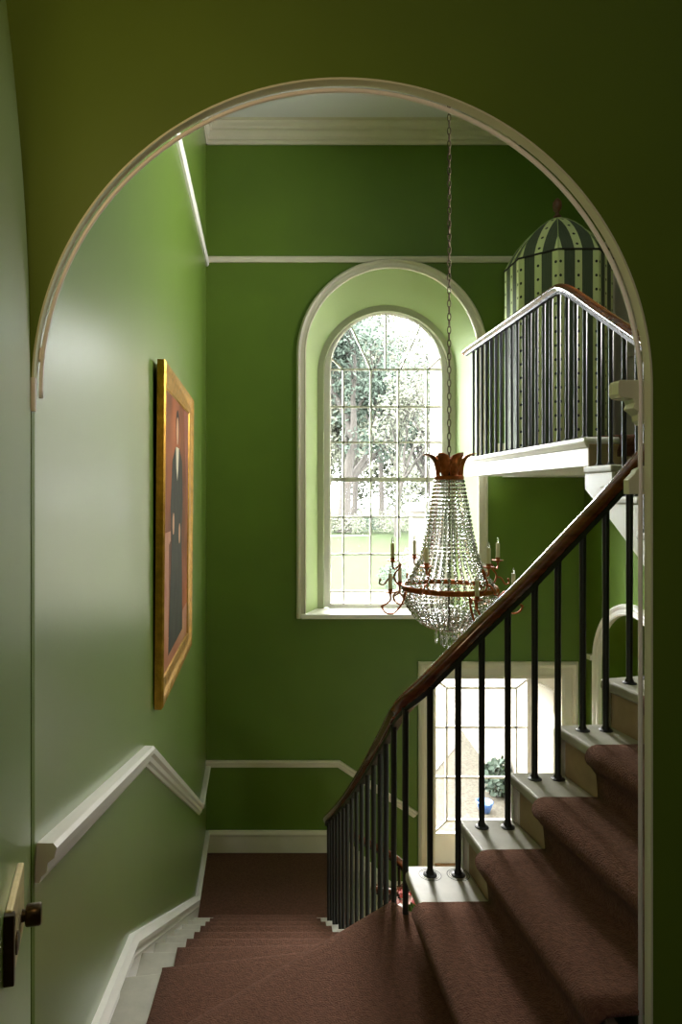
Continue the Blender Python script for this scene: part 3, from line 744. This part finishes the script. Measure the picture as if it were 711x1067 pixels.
lk(MB().lathe([(.02, 0), (.02, .003), (.012, .005)], seg=16), 'keyhole_plate', M_bronze, lock).matrix_basis = Matrix.Translation((LKx0+.12, .014, zl-.09)) @ Matrix.Rotation(-PI/2, 4, 'X')
# small white catch where the bead starts
o = MB().box((-.549, YA1+.003, ZS+.07), (-.532, YA1+.018, ZS+.105)).build('door_catch', M_white, bevel=.005)
tag(o, 'small white painted catch at the left foot of the arch bead', 'catch')

# ------------------------------------------------------------------ hall table with flowers
tb = empty('hall_table', (1.05, 4.95, ZH), 'small round wooden hall table under the pink flowers at the bottom of the stairwell', 'table')
MB().lathe([(.28, .70), (.30, .71), (.30, .73), (.28, .74)], c=(1.05, 4.95, ZH), seg=32).build('top', M_wood, tb)
MB().lathe([(.03, .05), (.05, .10), (.03, .2), (.045, .4), (.025, .6), (.06, .70)], c=(1.05, 4.95, ZH), seg=16).build('pedestal', M_wood, tb, smooth=True)
for k in range(3):
    a = 2*PI*k/3; MB().tube([(1.05+.02*cos(a), 4.95+.02*sin(a), ZH+.14), (1.05+.12*cos(a), 4.95+.12*sin(a), ZH+.10), (1.05+.22*cos(a), 4.95+.22*sin(a), ZH+.02)], [.022, .018, .014], 8).build('leg', M_wood, tb, smooth=True)
vs = empty('flower_vase', (1.05, 4.95, ZH+.74), 'vase of pink and white flowers half hidden behind the stair balusters', 'vase')
MB().lathe([(.05, 0), (.09, .06), (.10, .13), (.06, .2), (.045, .24), (.06, .27)], c=(1.05, 4.95, ZH+.74), seg=20).build('vase', mat('white china', srgb(220, 220, 215), rough=.2), vs, smooth=True)
m_p = mat('pink petals', srgb(238, 150, 150), rough=.6); m_w = mat('cream petals', srgb(246, 214, 208), rough=.6); m_r = mat('coral petals', srgb(220, 80, 66), rough=.6)
m_l = mat('flower leaf green', srgb(70, 110, 40), rough=.6)
for k in range(26):
    a = random.random()*2*PI; el = random.random()*1.35; r = .17
    c = V(1.05+r*sin(el)*cos(a)*1.05, 4.95+r*sin(el)*sin(a), ZH+1.02+.15*cos(el)+random.random()*.02)
    out = V(sin(el)*cos(a), sin(el)*sin(a), cos(el)); s = out.orthogonal().normalized(); b = out.cross(s); m = MB()
    for q in range(8):
        an = 2*PI*q/8; d = s*cos(an)+b*sin(an); e2 = s*cos(an+1.57)+b*sin(an+1.57)
        for lay, (L_, up) in enumerate(((.036, .010), (.026, .02))):
            m.add([tuple(c), tuple(c+d*L_*.6+e2*.011+out*up*.7), tuple(c+d*L_+out*up), tuple(c+d*L_*.6-e2*.011+out*up*.7)], [(0, 1, 2, 3)])
    m.build('bloom', (m_p, m_w, m_w, m_r, m_w)[k % 5], vs)
m = MB()
for k in range(60):
    a = random.random()*2*PI; el = random.random()*1.6; c = V(1.05+.13*sin(el)*cos(a), 4.95+.13*sin(el)*sin(a), ZH+1.0+.1*cos(el)); d = V(random.uniform(-1, 1), random.uniform(-1, 1), random.uniform(0, 1)).normalized(); e2 = d.orthogonal().normalized()
    m.add([tuple(c), tuple(c+d*.03+e2*.014), tuple(c+d*.07), tuple(c+d*.03-e2*.014)], [(0, 1, 2, 3)])
m.build('foliage', m_l, vs)

# ------------------------------------------------------------------ outside
ZG = -4.4
M_lawn = mat('lawn grass', srgb(27, 37, 13), rough=1, color2=srgb(32, 43, 16), nscale=1.5, spec=.1)
M_gravel = mat('pale gravel', srgb(46, 43, 37), rough=1, color2=srgb(74, 71, 62), nscale=26, spec=.1)
M_pave = mat('pale flagstones', srgb(66, 62, 54), rough=.9, noise=.08, nscale=3)
M_stucco = mat('cream stucco', srgb(82, 76, 66), rough=.9, noise=.04, nscale=3)
M_leafd = mat('evergreen leaves', srgb(52, 62, 53), rough=.9, noise=.3, nscale=2, spec=.2)
M_leafl = mat('pale winter leaves', srgb(78, 81, 69), rough=.9, noise=.25, nscale=2, spec=.2)
M_bark = mat('grey bark', srgb(48, 45, 40), rough=1, noise=.2, nscale=4)
MB().box((-60, 12.5, ZG-.3), (80, 220, ZG-.01)).build('floor_lawn', M_lawn, kind='structure')
MB().box((-30, 7.4, ZG-.3), (40, 31, ZG)).build('floor_gravel', M_gravel, kind='structure')
MB().prism([(2.4, 10.2), (3.6, 12.2), (4.2, 16.4), (1.5, 16.4), (.5, 12)], lambda u, v, w: (u, v, w), ZG, ZG+.01).build('floor_paving', M_pave, kind='structure')
o = MB().prism([(-9, 66), (12, 72), (10, 73.5), (-9, 70)], lambda u, v, w: (u, v, w), ZG-.009, ZG+.03).build('floor_path', M_pave, kind='structure')
m = MB(); m.prism([(3.62, 9.0), (3.97, 16), (9, 16), (9, 9)], lambda u, v, w: (u, v, w), ZG, 5.2)
wg = m.build('house_wing', M_stucco); tag(wg, 'cream stuccoed wing of the house seen at the right of both windows', 'building')
MB().prism([(3.56, 8.95), (3.91, 16.06), (9.1, 16.06), (9.1, 8.95)], lambda u, v, w: (u, v, w), ZG, ZG+.35).build('plinth', M_stucco, wg)
MB().prism([(3.5, 8.9), (3.85, 16.1), (9.1, 16.1), (9.1, 8.9)], lambda u, v, w: (u, v, w), 4.9, 5.1).build('cornice', M_stucco, wg)
M_pier = mat('white painted stone', srgb(118, 115, 106), rough=.8)
m = MB(); m.box((3.62, 16.3, ZG), (3.96, 16.7, -.42)); m.box((3.50, 16.2, -.42), (4.05, 16.8, -.30)); m.box((3.58, 16.25, -.30), (4.0, 16.75, -.2)); m.box((3.54, 16.22, ZG), (4.0, 16.78, ZG+.3))
tag(m.build('gate_pier', M_pier, bevel=.02), 'white garden pier with moulded cap beyond the arched window', 'pier')
def foliage(m, c, rad, n, size, rnd):
    for _ in range(n):
        while True:
            p = V(rnd.uniform(-1, 1), rnd.uniform(-1, 1), rnd.uniform(-1, 1))
            if p.length < 1: break
        p = V(c[0]+p.x*rad[0], c[1]+p.y*rad[1], c[2]+p.z*rad[2]); d = V(rnd.uniform(-1, 1), rnd.uniform(-1, 1), rnd.uniform(-1, 1)).normalized()*size*rnd.uniform(.5, 1.2); e2 = d.orthogonal().normalized()*size*.5
        m.add([tuple(p-d), tuple(p+e2), tuple(p+d), tuple(p-e2)], [(0, 1, 2, 3)])
def tree(name, x, y, h, tr, spread, lm, nleaf, lsize, seed, label, crown=(.5, 1.0), bare=5):
    rnd = random.Random(seed)
    root = empty(name, (x, y, ZG), label, 'tree')
    m = MB(); tips = []
    def grow(p, d, L, r, lev):
        pts = [p]; q = p
        for k in range(4):
            d = (d+V(rnd.uniform(-1, 1), rnd.uniform(-1, 1), rnd.uniform(-.3, .6))*.16).normalized(); q = q+d*(L/4); pts.append(q)
        m.tube(pts, [r*(1-.12*k) for k in range(5)], 7 if lev == 0 else 5, cap=False)
        if lev >= 3: tips.append(q); return
        for k in range(3 if lev else bare):
            nd = (d+V(rnd.uniform(-1, 1), rnd.uniform(-1, 1), rnd.uniform(-.1, .9))*(.75*spread)).normalized()
            grow(pts[-1] if k < 2 else pts[rnd.randint(2, 3)], nd, L*rnd.uniform(.6, .8), r*.5, lev+1)
        tips.append(q)
    grow(V(x, y, ZG), V(rnd.uniform(-.1, .1), 0, 1).normalized(), h*.4, tr, 0)
    m.build('trunk', M_bark, root, smooth=True)
    if nleaf:
        f = MB()
        per = max(1, nleaf//len(tips))
        for t in tips: foliage(f, t, (h*.085, h*.085, h*.07), per, lsize, rnd)
        f.build('foliage', lm, root)
tree('evergreen_tree', 9.5, 78, 26, .9, 1.1, M_leafd, 9000, .35, 1, 'tall dark evergreen tree at the left of the arched window view')
tree('garden_tree', 20, 84, 25, .5, 1.2, M_leafl, 5000, .3, 2, 'thin leaved tree with leaning trunks in the middle of the window view')
tree('garden_tree', 14, 70, 17, .35, 1.3, M_leafl, 2200, .25, 3, 'smaller pale tree in front of the evergreen beyond the lawn')
tree('evergreen_tree', 24, 92, 27, .6, 1.1, M_leafd, 8000, .35, 4, 'broad evergreen tree behind the leaning trunks')
tree('garden_tree', 17, 66, 19, .3, 1.5, M_leafl, 800, .2, 5, 'bare branched winter tree nearest the white wing')
tree('evergreen_tree', 15, 112, 26, .6, 1.2, M_leafl, 8000, .5, 6, 'pale distant tree filling the back of the garden view')
tree('evergreen_tree', 32, 110, 28, .7, 1.2, M_leafd, 8000, .5, 8, 'distant dark tree beyond the right side of the lawn')
tree('garden_tree', 15.6, 88, 30, .45, 1.1, M_leafl, 6000, .35, 11, 'tall pale tree standing behind the smaller trees under the window arch')
rnd = random.Random(5)
m = MB()
for i in range(26): foliage(m, (-14+i*3.6, 150+rnd.uniform(-6, 6), ZG+rnd.uniform(14, 24)), (5, 4, rnd.uniform(16, 22)), 1500, .75, rnd)
tag(m.build('woodland', M_leafl), 'pale distant woodland closing the view beyond the lawn', 'trees', kind='stuff')
def shrub(x, y, r, h, n, lm, label, group=None):
    m = MB(); foliage(m, (x, y, ZG+h*.5), (r, r, h*.5), n, .16 if y > 40 else .06, rnd)
    foliage(m, (x+r*.3, y, ZG+h*.7), (r*.6, r*.6, h*.4), n//3, .16 if y > 40 else .06, rnd)
    o = m.build('shrub', lm); tag(o, label, 'shrub', group)
for i in range(11):
    x = 6+i*2.1; shrub(x, 78+rnd.uniform(-2, 2), 1.9, rnd.uniform(1.6, 3.0), 500, M_leafl if i % 3 else M_leafd, 'rounded shrub in the border at the far edge of the lawn', 'shrubs along the far edge of the lawn')
shrub(6.1, 31.5, .75, 1.2, 900, M_leafd, 'rounded green bush on the near edge of the lawn beneath the chandelier')
shrub(7.6, 34, .9, 1.8, 1200, M_leafl, 'taller bush close to the white pier on the lawn')
shrub(3.45, 10.0, .22, .5, 500, M_leafd, 'small leafy plant at the foot of the wing seen through the low door')
o = MB().lathe([(.07, 0), (.11, .12), (.12, .15), (.10, .15), (.09, .13)], c=(3.1, 9.45, ZG), seg=20).build('garden_pot', mat('blue glazed pot', srgb(38, 62, 96), rough=.3), smooth=True)
tag(o, 'small blue glazed pot on the gravel outside the low door', 'pot')

# ------------------------------------------------------------------ light
w = bpy.data.worlds.new('World'); bpy.context.scene.world = w; w.use_nodes = True
nt = w.node_tree; bg = nt.nodes['Background']
tc = nt.nodes.new('ShaderNodeTexCoord'); sp = nt.nodes.new('ShaderNodeSeparateXYZ'); nt.links.new(tc.outputs['Generated'], sp.inputs[0])
rp = nt.nodes.new('ShaderNodeValToRGB'); rp.color_ramp.elements[0].position = .48; rp.color_ramp.elements[0].color = (.90, .93, .96, 1); rp.color_ramp.elements[1].position = .8; rp.color_ramp.elements[1].color = (1, 1, 1, 1)
mr = nt.nodes.new('ShaderNodeMapRange'); mr.inputs[1].default_value = -1; mr.inputs[2].default_value = 1
nt.links.new(sp.outputs[2], mr.inputs[0]); nt.links.new(mr.outputs[0], rp.inputs[0]); nt.links.new(rp.outputs[0], bg.inputs[0])
bg.inputs[1].default_value = 36
def area(name, loc, rot, sx, sy, power=None, color=(1, 1, 1), portal=False):
    l = bpy.data.lights.new(name, 'AREA'); l.shape = 'RECTANGLE'; l.size = sx; l.size_y = sy; l.color = color
    if portal: l.cycles.is_portal = True
    else: l.energy = power
    o = bpy.data.objects.new(name, l); col.objects.link(o); o.location = loc; o.rotation_euler = rot
    return o
area('window portal', (1.315, 7.3, .4), (-PI/2, 0, 0), 1.5, 3.3, portal=True)
area('door portal', (2.355, 7.4, -2.8), (-PI/2, 0, 0), 1.1, 1.75, portal=True)
area('near window portal', (-2.05, -2.1, .3), (0, -PI/2, 0), 2.2, .2, portal=True)
l = bpy.data.lights.new('near room fill', 'POINT'); l.energy = 12; l.color = (1, .68, .36); l.shadow_soft_size = .12  # unseen warm light added to brighten the left of the arch wall
o = bpy.data.objects.new('near room fill', l); col.objects.link(o); o.location = (-.32, .75, .78)
# added overhead fill for the stairwell, no rooflight is modelled
area('stairwell top fill', (2.1, 3.6, ZC-.02), (0, 0, 0), 1.2, 1.4, 12, (1, .98, .93))
area('left wall fill', (XR-.02, 4.3, 1.8), (0, PI/2, 0), 1.5, 1.1, 75, (1, .98, .95)).data.spread = math.radians(100)  # added light aimed at the left wall, no window stands here
area('lower hall fill', (2.95, 1.75, -3.4), (PI/2, 0, 0), .5, 1.0, 22, (1, .98, .95))  # added light to lift the lower right walls, no window stands here

l = bpy.data.lights.new('sun', 'SUN'); l.energy = 10; l.angle = math.radians(24); l.color = (1, .96, .9)
o = bpy.data.objects.new('sun', l); col.objects.link(o); o.location = (1, 20, 12); o.rotation_euler = (math.radians(-65), 0, math.radians(-7))
# ------------------------------------------------------------------ camera
cam = bpy.data.cameras.new('Camera'); co = bpy.data.objects.new('Camera', cam); col.objects.link(co)
co.location = (0, 0, 0); co.rotation_euler = (PI/2, 0, 0)
cam.sensor_fit = 'VERTICAL'; cam.sensor_height = 36; cam.sensor_width = 24; cam.lens = 36*711/1067
cam.shift_x = 83.5/1067; cam.shift_y = -18.5/1067; cam.clip_start = .05; cam.clip_end = 500
sc = bpy.context.scene; sc.camera = co
sc.view_settings.view_transform = 'Standard'; sc.view_settings.look = 'None'; sc.view_settings.gamma = 1; sc.view_settings.exposure = 0.2
sc.view_settings.use_curve_mapping = False
sc.cycles.max_bounces = 10; sc.cycles.diffuse_bounces = 6; sc.cycles.transmission_bounces = 8; sc.cycles.transparent_max_bounces = 12
sc.cycles.use_denoising = True
